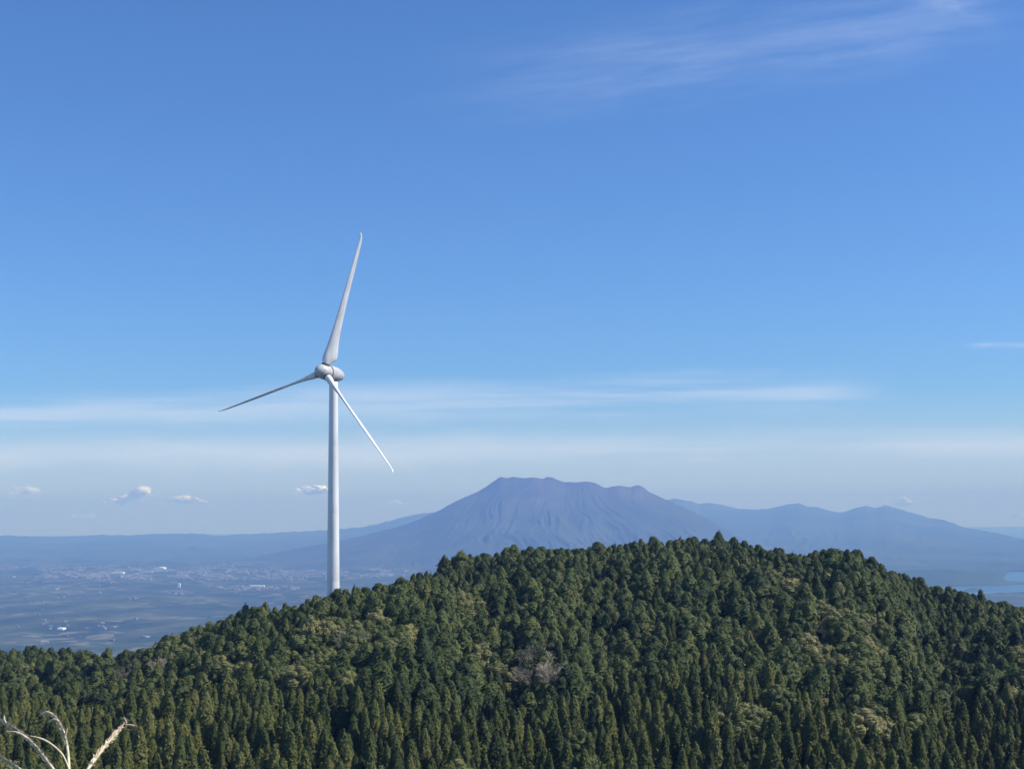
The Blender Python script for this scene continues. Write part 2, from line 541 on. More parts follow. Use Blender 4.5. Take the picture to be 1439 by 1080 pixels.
def bare_proto(seed):
    """Crown of bare boughs and twigs, trunk left to the trunk part."""
    rnd = random.Random(seed)
    H = rnd.uniform(10.5, 12.5)
    parts = []
    def grow(p, d, L, r, lvl):
        q = [p[i] + d[i] * L for i in range(3)]
        parts.append(tube_tris(p, q, r, r * 0.62))
        if lvl == 0: return
        for k in range(4 if lvl > 2 else 4):
            f = rnd.uniform(0.45, 1.0)
            s = [p[i] + d[i] * L * f for i in range(3)]
            nd = Vector(d) + Vector((rnd.gauss(0, .62), rnd.gauss(0, .62), rnd.gauss(0.12, .38)))
            nd.normalize()
            grow(s, tuple(nd), L * rnd.uniform(0.52, 0.74), r * 0.62, lvl - 1)
    for k in range(4):
        an = k * 1.57 + rnd.uniform(-.4, .4)
        d = Vector((math.cos(an) * .6, math.sin(an) * .6, 0.9)).normalized()
        grow((0, 0, H * 0.52), tuple(d), H * 0.28, 0.17, 4)
    return merge(parts), H


def trunk_proto(H, r0, frac, seed, limbs):
    rs = np.random.RandomState(seed)
    n = 6; seg = 7
    ax = np.cumsum(rs.uniform(-.06, .06, (n, 2)), 0)
    parts = []
    V = []; Fs = []
    for i in range(n):
        t = i / (n - 1); z = -0.6 + t * (H * frac + 0.6)
        r = r0 * (1 - 0.8 * t) + (0.12 * r0 if i == 0 else 0)
        for j in range(seg):
            a = j * 2 * math.pi / seg
            V.append((ax[i, 0] * (i > 0) + r * math.cos(a), ax[i, 1] * (i > 0) + r * math.sin(a), z))
    for i in range(n - 1):
        for j in range(seg):
            a = i * seg + j; b = i * seg + (j + 1) % seg
            Fs += [(a, b, b + seg), (a, b + seg, a + seg)]
    parts.append((np.array(V), np.array(Fs)))
    for k in range(limbs):
        an = k * 2.4; z = H * frac * (0.45 + 0.5 * k / max(1, limbs))
        L = 1.6 if limbs > 3 else 2.2
        parts.append(tube_tris((0, 0, z), (L * math.cos(an), L * math.sin(an), z + L * .7), r0 * .35, r0 * .1))
    return merge(parts)


PROTO = {}
def make_protos():
    for kind, n in (('pointed', 8), ('rounded', 8), ('broad', 7), ('bare', 4)):
        lst = []
        for i in range(n):
            if kind in ('pointed', 'rounded'):
                (V, Fc), H = cedar_proto(100 + i + (50 if kind == 'rounded' else 0), kind == 'pointed')
                tv, tf = trunk_proto(H, 0.24, 0.93, i, 4); mat = MAT_OLIVE if kind == 'pointed' else MAT_DARK; tm = MAT_BARK
            elif kind == 'broad':
                (V, Fc), H = broad_proto(300 + i); tv, tf = trunk_proto(H, 0.26, 0.72, i, 6); mat = MAT_BROAD; tm = MAT_BARK
            else:
                (V, Fc), H = bare_proto(500 + i); tv, tf = trunk_proto(H, 0.22, 0.54, i, 0); mat = MAT_TWIG; tm = MAT_TWIG
            cm = mesh_np('crown', V, Fc, mat, False)
            tmh = mesh_np('trunk', tv, tf, tm, True)
            lst.append(dict(V=V, F=Fc, H=H, crown=cm, trunk=tmh, tV=tv, tF=tf))
        PROTO[kind] = lst
make_protos()

# ------------------------------------------------------------------ planting
BROAD = [  # u, v, ru, rv, share, label
    (1195, 905, 75, 62, .80, 'pale broadleaf tree in the light patch on the right slope'),
    (1215, 783, 60, 15, .95, 'round broadleaf tree on the crest right of the volcano'),
    (1105, 832, 38, 20, .55, 'yellowish broadleaf tree below the right crest'),
    (1060, 1015, 60, 26, .50, 'pale broadleaf tree above the cedars right of centre'),
    (515, 905, 76, 36, .85, 'olive broadleaf tree on the slope below the turbine'),
    (245, 907, 70, 24, .65, 'olive broadleaf tree where flat wood meets hill'),
    (415, 940, 125, 40, .60, 'olive broadleaf tree in the hollow left of the turbine'),
    (655, 865, 42, 22, .35, 'round broadleaf tree on the slope right of the turbine'),
    (705, 773, 40, 8, .60, 'round broadleaf tree on the crest before the volcano'),
    (1245, 1015, 48, 36, .55, 'bright broadleaf tree low on the right slope'),
    (930, 868, 45, 14, .35, 'pale broadleaf tree in mid conifer slope'),
    (1432, 960, 22, 45, .60, 'pale broadleaf tree at the right edge'),
    (60, 960, 90, 24, .28, 'olive broadleaf tree in the flat wood on the left'),
    (690, 945, 60, 30, .35, 'olive broadleaf tree beside the bare trees'),
]
BARE = [
    (758, 948, 32, 24, .58, 'leafless pinkish tree in the big bare patch'),
    (614, 938, 20, 14, .42, 'leafless grey tree left of the big bare patch'),
    (1175, 878, 26, 12, .45, 'leafless grey tree in the right pale patch'),
    (205, 958, 30, 10, .22, 'leafless grey tree above the grass plumes'),
    (480, 903, 24, 9, .45, 'leafless tan tree below the turbine'),
    (1437, 955, 8, 14, .40, 'leafless tan tree at the right edge'),
]
SPECIAL = [  # trees that stand clear of the rest: u, v of the tip, kind, scale, label
    (625, 781, 'pointed', 1.15, 'tall cone-shaped conifer rising clear of the slope between turbine and volcano'),
    (1011, 746, 'pointed', 1.0, 'pointed conifer standing tallest on the hilltop'),
    (1378, 828, 'pointed', 0.8, 'small pointed conifer alone on the right skyline above the coast'),
    (650, 772, 'broad', 1.0, 'bushy round tree at the left end of the flat crest'),
    (472, 826, 'rounded', 0.8, 'dark round conifer hiding the foot of the turbine'),
]


WIDE = {'tall cone-shap': 1.75, 'small pointed ': 1.3, 'pointed conife': 1.2}


def region(table, u, v, rr):
    for row in table:
        q = ((u - row[0]) / row[2]) ** 2 + ((v - row[1]) / row[3]) ** 2
        if q < 1 and rr < row[4] * (1.15 - 0.5 * q): return row[5]
    return None


def build_forest():
    rs = np.random.RandomState(11)
    sp = 4.4
    xs = np.arange(-300, 330, sp); ys = np.arange(238, 600, sp * 0.87)
    trees = []
    for j, y in enumerate(ys):
        row = xs + (sp / 2 if j % 2 else 0)
        x = row + rs.uniform(-.3, .3, len(row)) * sp; yy = y + rs.uniform(-.3, .3, len(row)) * sp
        a = x / yy; ds = np.interp(a, _ad, DS_D)
        g = ground(x, yy)
        ok = (a > az_of_u(-50)) & (a < az_of_u(1495)) & (yy < ds + 22)
        for i in np.nonzero(ok)[0]:
            # thin the stand where the terrain breaks, leaving dark gaps
            trees.append((x[i], yy[i], g[i], ds[i]))
    special_xy = []
    out = []
    for (u, v, kind, sc, lab) in SPECIAL:
        a = az_of_u(u); d = float(np.interp(a, _ad, DS_D)) - (3 if kind != 'rounded' else 1)
        p = P(u, v, d)
        k = rs.randint(len(PROTO[kind])); pr = PROTO[kind][k]
        gz = float(ground(np.array([p.x]), np.array([p.y]))[0])
        sc2 = (p.z - gz) / pr['H']
        out.append((p.x, p.y, gz, kind, k, sc2 * (1.0 if kind == 'pointed' else 1.0), lab, 'one')); special_xy.append((p.x, p.y))
    for (x, y, g, ds) in trees:
        if any((x - a) ** 2 + (y - b) ** 2 < 9 for a, b in special_xy): continue
        u, v = project((x, y, g + TREE_H * 0.75))
        edge = ds - y < 40
        r1, r2, r3 = rs.rand(3)
        lab = region(BARE, u, v, r1)
        if lab: kind = 'bare'
        else:
            lab = region(BROAD, u, v, r2)
            if lab: kind = 'broad'
            else:
                if r2 < 0.015 : kind = 'broad'; lab = 'scattered broadleaf tree among the conifers of the slope'
                else: kind = 'pointed' if (v > 980 + 22 * math.sin(u / 90.0) or r3 < 0.09) else 'rounded'
        if kind == 'broad' and (int(x / 5.2) + int(y / 5.2)) % 2 and rs.rand() < 0.5: continue
        k = rs.randint(len(PROTO[kind])); pr = PROTO[kind][k]
        hh = rs.normal(1.0, 0.12)
        if edge: hh = rs.normal(0.96, 0.065)
        hh += 0.11 * float(fbm(np.array([x / 22.0]), np.array([y / 22.0]), 2)[0]) * (0.5 if edge else 1.6)
        hh = min(max(hh, 0.70), 1.22) * TREE_H / 13.8 * (1.0 if kind in ('pointed', 'rounded') else 1.12)
        out.append((x, y, g, kind, k, hh, lab, None))
    # which ones become individuals
    def seen(t):
        u, v = project((t[0], t[1], t[2] + PROTO[t[3]][t[4]]['H'] * t[5]))
        return -15 < u < 1454 and v < 1088
    ced = sorted([t for t in out if t[3] in ('pointed', 'rounded') and t[6] is None and seen(t)], key=lambda t: t[1])
    ind_c = ced[:293]; idc = set(map(id, ind_c))
    oth = [t for t in out if t[3] in ('broad', 'bare') and t[7] is None and seen(t)]
    oth_b = sorted([t for t in oth if t[3] == 'broad'], key=lambda t: t[1]); oth_n = [t for t in oth if t[3] == 'bare']
    print('trees', len(out), 'broad', len(oth_b), 'bare', len(oth_n))
    ind_o = oth_b[:290] + oth_n[:200]; ido = set(map(id, ind_o))
    ind_s = [t for t in out if t[7] == 'one']; ids = set(map(id, ind_s))
    rest = [t for t in out if id(t) not in idc and id(t) not in ido and id(t) not in ids]

    ZONES = [(-60, 50, 'behind the long plume at the left edge'), (50, 125, 'behind the hooked plume'), (125, 215, 'beside the forked plume'), (215, 320, 'between plumes and turbine'),
             (320, 420, 'left of the line of the turbine'), (420, 520, 'straight below the turbine'), (520, 610, 'right of the line of the turbine'), (610, 700, 'below the lone cone-shaped conifer'),
             (700, 810, 'below the big bare patch'), (810, 900, 'below the middle of the slope'), (900, 1000, 'below the hilltop'), (1000, 1100, 'below the right shoulder of the hilltop'),
             (1100, 1180, 'below the left side of the pale patch'), (1180, 1270, 'below the right side of the pale patch'), (1270, 1350, 'below the falling right skyline'), (1350, 1600, 'at the right edge')]

    def cedar_label(t, tone):
        u, v = project((t[0], t[1], t[2] + PROTO[t[3]][t[4]]['H'] * t[5]))
        z = [q for q in ZONES if q[0] <= u < q[1]]
        z = z[0][2] if z else ZONES[-1][2]
        shape = 'pointed' if t[3] == 'pointed' else 'blunt-topped'
        size = 'tall ' if t[5] > 1.06 else ('short ' if t[5] < 0.9 else '')
        col = 'dark ' if tone < 0.3 else ('pale olive ' if tone > 0.7 else 'green ')
        row = 'cut by the bottom edge' if v > 1050 else ('in the second tier up' if v > 1022 else ('in the third tier up' if v > 995 else 'in the topmost tier'))
        return '%s%s%s cedar %s, %s' % (size, col, shape, row, z)

    def other_label(t, tone):
        if not t[6]: return None
        u, v = project((t[0], t[1], t[2] + PROTO[t[3]][t[4]]['H'] * t[5] * 0.8))
        row = [q for q in BROAD + BARE if q[5] == t[6]]
        size = 'big ' if t[5] > 1.12 * (1.1 if t[3] == 'broad' else 1) else ('small ' if t[5] < 0.92 else '')
        if not row: 
            z = [q for q in ZONES if q[0] <= u < q[1]]
            return size + ('upper' if v < 880 else 'lower') + '-slope broadleaf tree among conifers, ' + (z[0][2].replace('below', 'in line with') if z else 'at the right edge')
        q = row[0]
        if t[3] == 'broad':
            c = 'dark green' if tone < 0.25 else ('green' if tone < 0.5 else ('olive' if tone < 0.72 else 'yellowish'))
            t = t[:6] + (t[6].replace('yellowish', c, 1) if t[6].startswith('yellowish') else (t[6].replace('pale', c, 1) if 'pale broad' in t[6] else t[6].replace('olive', c, 1)),) + t[7:]
        h = ('upper ' if v < q[1] - q[3] * .3 else ('lower ' if v > q[1] + q[3] * .3 else 'middle ')) + ('left' if u < q[0] - q[2] * .3 else ('right' if u > q[0] + q[2] * .3 else 'centre'))
        return '%s%s, %s of its clump' % (size, t[6], h)

    def place(t, name, label, cat, group, wide=1.0):
        x, y, g, kind, k, s, _, _ = t
        pr = PROTO[kind][k]
        e = empty(name, (x, y, g), rs.uniform(0, 6.28)); e.rotation_euler = (rs.normal(0, .025), rs.normal(0, .025), e.rotation_euler[2])
        e.scale = (s * wide * rs.uniform(.84, 1.16), s * wide * rs.uniform(.84, 1.16), s)
        tone = rs.uniform(0.0, 0.95)
        if label is None: label = (cedar_label if t[3] in ('pointed', 'rounded') else other_label)(t, tone)
        for cut in ('tall ', 'short ', 'big ', 'small ', 'olive ', ' of its clump', 'the '):
            if len(label.split()) > 16: label = label.replace(cut, '')
        for cut in ('tall ', 'short ', 'big ', 'small ', 'olive ', ' of its clump', 'the '):
            if len(label.split()) > 16: label = label.replace(cut, '')
        tag(e, label, cat, group)
        for nm in ('crown', 'trunk'):
            o = link(nm, pr[nm], e); o.color = (tone, 0, 0, 1)
    for t in ind_c:
        place(t, 'cedar_tree', None, 'tree', 'cedars in the bottom rows of the forest')
    for t in ind_s:
        place(t, {'pointed': 'cedar_tree', 'rounded': 'cedar_tree', 'broad': 'broadleaf_tree'}[t[3]], t[6], 'tree', 'trees standing clear of the skyline', WIDE.get(t[6][:14], 1.0))
    for t in ind_o:
        place(t, 'broadleaf_tree' if t[3] == 'broad' else 'bare_tree', None, 'tree',
              'broadleaf trees scattered through the forest' if t[3] == 'broad' else 'leafless trees scattered through the forest')
    # the rest of the wood, too many to count: one object
    Vs = []; Fs = []; Mi = []; Tn = []; off = 0
    mi = {'pointed': 0, 'rounded': 1, 'broad': 2, 'bare': 3}
    for t in rest:
        x, y, g, kind, k, s, _, _ = t
        pr = PROTO[kind][k]; rz = rs.uniform(0, 6.28); c, si = math.cos(rz), math.sin(rz)
        tone = rs.uniform(0.0, 0.95)
        for V, Fc, m in ((pr['V'], pr['F'], mi[kind]), (pr['tV'], pr['tF'], 4)):
            sx = s * rs.uniform(.82, 1.18)
            W = np.empty_like(V, dtype=np.float32)
            W[:, 0] = (V[:, 0] * c - V[:, 1] * si) * sx + x; W[:, 1] = (V[:, 0] * si + V[:, 1] * c) * sx + y; W[:, 2] = V[:, 2] * s + g
            Vs.append(W); Fs.append(Fc + off); off += len(V)
            Mi.append(np.full(len(Fc), m, dtype=np.int32)); Tn.append(np.full(len(V), tone, dtype=np.float32))
    me = mesh_np('forest', np.concatenate(Vs), np.concatenate(Fs), [MAT_OLIVE, MAT_DARK, MAT_BROAD, MAT_TWIG, MAT_BARK], False,
                 np.concatenate(Mi), {'tree_tone': ('POINT', np.concatenate(Tn))})
    print('forest faces', len(me.polygons))
    o = link('forest', me); o.color = (0, 0, 0, 1)
    tag(o, 'dense dark green conifer forest covering the hill', 'forest', None, 'stuff')
build_forest()

# ------------------------------------------------------------------ wind turbine
def build_turbine():
    D = 432.0
    yaw = math.radians(-33.8); tilt = math.radians(5.5)
    hub_mid = P(455, 522, D - 3.6)
    n = Vector((math.sin(yaw) * math.cos(tilt), -math.cos(yaw) * math.cos(tilt), math.sin(tilt)))   # rotor axis, towards the nose
    tower_xy = P(468.4, 700, D)
    m_per_px = D / F
    R = 201 * m_per_px
    gz = float(ground(np.array([tower_xy.x]), np.array([tower_xy.y]))[0])
    root = empty('wind_turbine', (tower_xy.x, tower_xy.y, gz))
    tag(root, 'white three-bladed wind turbine rising behind the wooded slope', 'wind turbine')
    top = hub_mid.z - 2.1 - gz
    base_z = P(468, 830, D).z - gz
    r_vis = 8.9 * m_per_px; r_top = 5.9 * m_per_px
    prof = []
    for i in range(25):
        z = top * i / 24
        t = (z - base_z) / (top - base_z)
        r = r_vis + (r_top - r_vis) * (t if t > 0 else t * 1.3)
        prof.append((r, z))
        if i in (6, 12, 18): prof.append((r * 0.9985, z + 0.03)); prof.append((r, z + 0.06))
    lathe('tower', prof, MAT_TURB, 64, root)
    loc = Vector((tower_xy.x, tower_xy.y, gz))
    # body of revolution along n: hub and nacelle form one egg with a seam
    q = n.to_track_quat('Z', 'Y').to_matrix().to_4x4()
    origin = hub_mid - loc
    def revolve(name, prof, mat, seg=48):
        o = lathe(name, prof, mat, seg, root)
        o.matrix_local = Matrix.Translation(origin) @ q
        return o
    # hub: z from -1.9 to +3.3
    revolve('hub', [(2.12, -1.75), (2.30, -1.2), (2.34, -0.4), (2.26, 0.5), (2.05, 1.4), (1.70, 2.2), (1.20, 2.85), (0.70, 3.2), (0.25, 3.36), (0.02, 3.38)], MAT_HUB)
    nb = revolve('nacelle', [(0.02, -8.9), (0.45, -8.82), (0.95, -8.5), (1.45, -7.8), (1.86, -6.8), (2.16, -5.5), (2.32, -4.2), (2.36, -3.0), (2.34, -2.3), (2.28, -1.95)], MAT_HUB)
    ring = revolve('seam_ring', [(2.02, -2.0), (2.05, -1.85), (2.02, -1.70)], MAT_COLLAR)
    ring.name = 'hub_seam'
    neck = lathe('yaw_bearing', [(r_top * 1.12, top - 0.5), (r_top * 1.16, top + 0.1), (r_top * 1.1, top + 0.6)], MAT_COLLAR, 40, root)
    # blades
    up0 = Vector((0, 0, 1)); up = (up0 - n * up0.dot(n)).normalized()
    side = up.cross(n).normalized()
    if side.x < 0: side = -side
    stations = [(0.030, 2.1, 1.0, 0), (0.055, 2.3, .92, 0), (0.072, 3.2, .66, .1), (0.092, 4.3, .48, .25), (0.115, 4.55, .40, .3), (0.16, 4.0, .34, .3), (0.22, 3.35, .30, .28), (0.30, 2.85, .27, .25),
                (0.40, 2.5, .28, .22), (0.50, 2.25, .27, .2), (0.62, 1.98, .26, .2), (0.74, 1.7, .26, .2), (0.85, 1.42, .26, .2), (0.93, 1.15, .27, .2), (0.975, .9, .3, .2), (0.995, .6, .34, .2), (1.0, .22, .4, .2)]
    for th in (16.3, 136.3, 256.3):
        t = math.radians(th)
        r = (up * math.cos(t) + side * math.sin(t)).normalized()
        tan = (side * math.cos(t) - up * math.sin(t)).normalized()
        bm = bmesh.new(); rings = []
        SEG = 24
        for f, ch, tk, off in stations:
            beta = math.radians(-58 - 24 * sst(f * 1.6))
            cdir = tan * math.cos(beta) + n * math.sin(beta)
            ndir = r.cross(cdir).normalized()
            bend = 0.5 * f * f + (0.9 * max(0, (f - 0.955) / 0.045) ** 2)     # slight pre-bend and swept tip
            c = origin + r * (R * f) + n * bend
            ring_v = []
            for i in range(SEG):
                a = 2 * math.pi * i / SEG
                cx = 0.5 * math.cos(a); w = 0.5 * math.sin(a)
                k = min(1.0, max(0.0, (1 - tk) / 0.5))
                shape = (1 - k) + k * (0.55 + 0.75 * (cx + 0.5)) * (1 if cx > -0.45 else .5)
                x = -(cx - off * 0.5) * ch; y = w * ch * tk * shape
                ring_v.append(bm.verts.new(c + cdir * x + ndir * y))
            rings.append(ring_v)
        for a_, b_ in zip(rings, rings[1:]):
            for i in range(SEG): bm.faces.new((a_[i], a_[(i + 1) % SEG], b_[(i + 1) % SEG], b_[i]))
        bm.faces.new(rings[0]); bm.faces.new(rings[-1])
        bmesh.ops.recalc_face_normals(bm, faces=bm.faces)
        me = bpy.data.meshes.new('blade'); bm.to_mesh(me); bm.free(); me.materials.append(MAT_TURB)
        for p in me.polygons: p.use_smooth = True
        bl = link('blade', me, root)
        # dark root collar
        col = lathe('blade_root', [(1.22, 2.02), (1.26, 2.3), (1.22, 2.66)], MAT_COLLAR, 32, bl)
        col.matrix_local = Matrix.Translation(origin) @ r.to_track_quat('Z', 'Y').to_matrix().to_4x4()


def sst(t):
    t = max(0, min(1, t)); return t * t * (3 - 2 * t)
build_turbine()

# ------------------------------------------------------------------ far land: plain, sea, ridges, volcano
LEVEL = -650.0
CURV = 0.87 / (2 * 6371000.0)


def land_mat(name, greens, pale, field_scale, field_share, dist_stretch=(1, 1, 1)):
    m, nt, b = new_mat(name)
    geo = nt.nodes.new('ShaderNodeNewGeometry')
    mp = nt.nodes.new('ShaderNodeMapping'); mp.inputs['Scale'].default_value = dist_stretch
    nt.links.new(geo.outputs['Position'], mp.inputs[0]); vec = mp.outputs[0]
    n1 = noise_node(nt, field_scale, 8, vec=vec, rough=0.62)
    base = ramp(nt, n1, [(0.34, greens[0]), (0.50, greens[1]), (0.66, greens[2])])
    vo = nt.nodes.new('ShaderNodeTexVoronoi'); vo.inputs['Scale'].default_value = field_scale * 6
    nt.links.new(vec, vo.inputs['Vector'])
    sp = nt.nodes.new('ShaderNodeSeparateColor'); nt.links.new(vo.outputs['Color'], sp.inputs[0])
    gt = nt.nodes.new('ShaderNodeMapRange'); gt.inputs[1].default_value = 1 - field_share; gt.inputs[2].default_value = 1 - field_share + .05
    nt.links.new(sp.outputs[0], gt.inputs[0])
    n2 = noise_node(nt, field_scale * 0.8, 4, vec=vec)
    g2 = nt.nodes.new('ShaderNodeMapRange'); g2.inputs[1].default_value = .46; g2.inputs[2].default_value = .56
    nt.links.new(n2, g2.inputs[0])
    mu = nt.nodes.new('ShaderNodeMath'); mu.operation = 'MULTIPLY'
    nt.links.new(gt.outputs[0], mu.inputs[0]); nt.links.new(g2.outputs[0], mu.inputs[1])
    col = mixc(nt, mu.outputs[0], base, pale)
    nt.links.new(col, b.inputs['Base Color']); b.inputs['Roughness'].default_value = 0.9
    b.inputs['Specular IOR Level'].default_value = 0.1
    return m


MAT_PLAIN = land_mat('plain_fields_and_woods', [(0.020, 0.036, 0.015), (0.042, 0.060, 0.026), (0.095, 0.11, 0.058)], (0.15, 0.145, 0.10), 1 / 520.0, 0.22)
MAT_RIDGE = land_mat('distant_wooded_slopes', [(0.03, 0.05, 0.022), (0.05, 0.075, 0.03), (0.075, 0.095, 0.045)], (0.10, 0.11, 0.06), 1 / 1400.0, 0.1)


def volcano_mat():
    m, nt, b = new_mat('volcanic_slopes')
    geo = nt.nodes.new('ShaderNodeNewGeometry')
    sp = nt.nodes.new('ShaderNodeSeparateXYZ'); nt.links.new(geo.outputs['Position'], sp.inputs[0])
    n1 = noise_node(nt, 1 / 420.0, 7, vec=geo.outputs['Position'], stretch=(1.0, 0.5, 1.2))
    rock = ramp(nt, n1, [(0.38, (0.030, 0.030, 0.026)), (0.55, (0.060, 0.056, 0.048)), (0.72, (0.16, 0.125, 0.105))])
    n2 = noise_node(nt, 1 / 600.0, 6, vec=geo.outputs['Position'])
    green = ramp(nt, n2, [(0.4, (0.018, 0.030, 0.015)), (0.65, (0.045, 0.058, 0.028))])
    ad = nt.nodes.new('ShaderNodeMath'); ad.operation = 'MULTIPLY_ADD'
    n3 = noise_node(nt, 1 / 700.0, 6, vec=geo.outputs['Position'], stretch=(1.0, 0.5, 1.0))
    nt.links.new(n3, ad.inputs[0]); ad.inputs[1].default_value = 900.0; nt.links.new(sp.outputs[2], ad.inputs[2])
    mr = nt.nodes.new('ShaderNodeMapRange'); mr.inputs[1].default_value = 330; mr.inputs[2].default_value = 760
    nt.links.new(ad.outputs[0], mr.inputs[0])
    nt.links.new(mixc(nt, mr.outputs[0], green, rock), b.inputs['Base Color'])
    b.inputs['Roughness'].default_value = 0.95
    return m
MAT_VOLC = volcano_mat()


def sea_mat():
    m, nt, b = new_mat('sea_water')
    b.inputs['Base Color'].default_value = (0.03, 0.075, 0.11, 1)
    b.inputs['Roughness'].default_value = 0.35
    n = noise_node(nt, 1 / 800.0, 4, stretch=(0.4, 1.6, 1))
    nt.links.new(ramp(nt, n, [(0.35, (0.035, 0.085, 0.125)), (0.65, (0.05, 0.11, 0.15))]), b.inputs['Base Color'])
    return m
MAT_SEA = sea_mat()


def polar_sheet(name, mat, u0, u1, nu, dists, zf, kind='structure', label=None, smooth=True):
    U = np.linspace(u0, u1, nu); A = np.array([az_of_u(u) for u in U])
    dd, aa = np.meshgrid(dists, A, indexing='ij')
    _, uu = np.meshgrid(dists, U, indexing='ij')
    x = aa * dd; z = zf(x, dd, uu)
    me = mesh_np(name, np.stack([x, dd, z], -1).reshape(-1, 3), grid_faces(len(dists), nu), mat, smooth)
    return tag(link(name, me), label, None, None, kind)


# edge of the plain as distance for each column; sea beyond
PL_U = np.array([-1500, -600, 0, 100, 200, 333, 460, 560, 640, 760, 900, 1100, 1250, 1330, 1390, 1439, 1600, 2100, 2900], float)
PL_D = np.array([20500, 20500, 20300, 20000, 19300, 18400, 17600, 16800, 16200, 15000, 12500, 10600, 10300, 10300, 10500, 10700, 10900, 11000, 11000], float)


def plain_z(x, d, uu):
    e = np.interp(uu, PL_U, PL_D)
    left = sstep((950 - uu) / 350.0)
    roll = 42 * fbm(x / 900.0, d / 1300.0, 4) + 18 * fbm(x / 260.0, d / 400.0, 3)
    rim = (28 + 18 * fbm(x / 1500.0, d / 2000.0, 3)) * np.exp(-((e - d - 500) / 900.0) ** 2) * left
    z = LEVEL + 14 + (roll * 0.8 + 10) * (0.25 + 0.75 * left) * sstep((e - d) / 1500.0 + 0.25) + rim
    z = z + 120 * sstep((5200 - d) / 4200.0)
    over = np.clip((d - e) / 220.0, 0, 1)
    z = z * (1 - over) + (LEVEL - 12) * over
    return z - CURV * d * d


polar_sheet('plain', MAT_PLAIN, -900, 2300, 460, np.concatenate([np.geomspace(1500, 5000, 60), np.geomspace(5050, 21500, 330)]), plain_z,
            label='hazy green plain of fields and woods far below')
polar_sheet('sea', MAT_SEA, -2500, 3900, 120, np.geomspace(1200, 60000, 90), lambda x, d, uu: LEVEL - CURV * d * d, label='pale blue bay')


def range_mesh(name, mat, crest, d_crest, d_foot, d_back, label, gully=0.0, gfreq=26.0, shape=1.5, jag=0.0, nu=None, rows=70, fan=None, lift=-8.0):
    cu = np.array([c[0] for c in crest], float); cv = np.array([c[1] for c in crest], float)
    U = np.linspace(cu[0], cu[-1], nu or int((cu[-1] - cu[0]) / 1.6))
    V = np.interp(U, cu, cv)
    A = np.array([ray(u, v)[0] for u, v in zip(U, V)]); SL = np.array([ray(u, v)[1] for u, v in zip(U, V)])
    dc = np.interp(U, [d[0] for d in d_crest], [d[1] for d in d_crest]) if not isinstance(d_crest, (int, float)) else np.full(len(U), float(d_crest))
    Zc = SL * dc
    Zc = Zc + jag * fbm(U / 9.0, U * 0, 4)
    base = LEVEL + lift - CURV * dc ** 2
    if not isinstance(d_foot, (int, float)): d_foot = np.interp(U, [d[0] for d in d_foot], [d[1] for d in d_foot])
    kw = max(3, int(45 / max(1e-6, (U[1] - U[0]))) | 1)
    pad = np.concatenate([np.full(kw // 2, Zc[0]), Zc, np.full(kw // 2, Zc[-1])])
    han = np.hanning(kw + 2)[1:-1]; Zs = np.convolve(pad, han / han.sum(), mode='valid')
    Zs = np.minimum(Zs, Zc + 40)
    co = []
    tf = np.linspace(0, 1, rows); tb = np.linspace(0, 1, 14)[1:]
    for t in tf:      # front slope, foot -> crest
        d = d_foot + (dc - d_foot) * t
        s = t ** shape
        base = LEVEL + lift - CURV * d ** 2
        kq = t ** 5
        z = base + (Zs * (1 - kq) + Zc * kq - base) * s
        x = A * d
        if gully:
            Uf = U if fan is None else fan + (U - fan) / (0.55 + 1.1 * (1 - t))
            w = Uf / gfreq + 0.5 * fbm(U / 60.0, d / 1500.0, 3) + 2.2 * fbm(Uf / 80.0 + 5, t * 3.2, 3)
            g = (np.abs(fbm(w, t * 2.6 + 3, 4)) - 0.25) + 0.4 * fbm(w * 2.3, t * 7, 3)
            z = z + gully * g * (math.sin(math.pi * min(1, t ** 0.8)) ** 1.2) * np.clip((Zc - base) / 900.0, 0.1, 1)
        co.append(np.stack([x, d + 0 * x, z], -1))
    for t in tb:
        d = dc + (d_back - dc) * t
        z = Zc + (base - 150 - Zc) * sstep(t)
        co.append(np.stack([A * d, d, z], -1))
    me = mesh_np(name, np.concatenate(co), grid_faces(len(co), len(U)), mat, True)
    return tag(link(name, me), label, None, None, 'structure')


VOLC = [(300, 800), (333, 788), (395, 775), (457, 763.5), (510, 752), (560, 740), (585, 731), (610, 720), (643, 703), (673, 690), (690, 678), (701, 671), (706, 669.5), (714, 671), (721, 669), (735, 671), (750, 671),
        (764, 672), (769, 669.5), (777, 671), (786, 675), (793, 677.5), (805, 677), (828, 676), (838, 679), (846, 683), (853, 685), (860, 683), (868, 682), (880, 684), (887, 684.5), (893, 682), (899, 682), (905, 685),
        (913, 692), (925, 697), (937, 702), (957, 711), (977, 720), (1000, 733), (1013, 740), (1033, 751), (1080, 770), (1150, 790), (1220, 803)]
range_mesh('volcano', MAT_VOLC, VOLC, 19000, 15300, 24000, 'broad flat-topped volcano with gullied slopes, blue with haze', gully=85, gfreq=20.0, fan=770.0, shape=1.25, jag=10, rows=130, nu=900)
LEFT = [(-500, 758), (-300, 755), (-100, 751), (0, 752), (40, 753), (80, 754), (100, 753), (125, 752), (150, 751), (175, 751.5), (210, 750), (235, 749.5), (255, 749), (272, 749), (285, 749.5), (300, 752), (315, 751.5),
        (330, 750.5), (360, 749.5), (400, 747), (440, 745.5), (460, 744), (500, 741), (530, 736), (560, 728), (580, 723), (603, 720), (640, 718), (720, 722), (820, 735), (900, 745)]
range_mesh('far_ridge', MAT_RIDGE, LEFT, 30000, 18900, 36000, 'long low blue ridge on the left horizon', gully=120, gfreq=40, shape=0.8, jag=22)
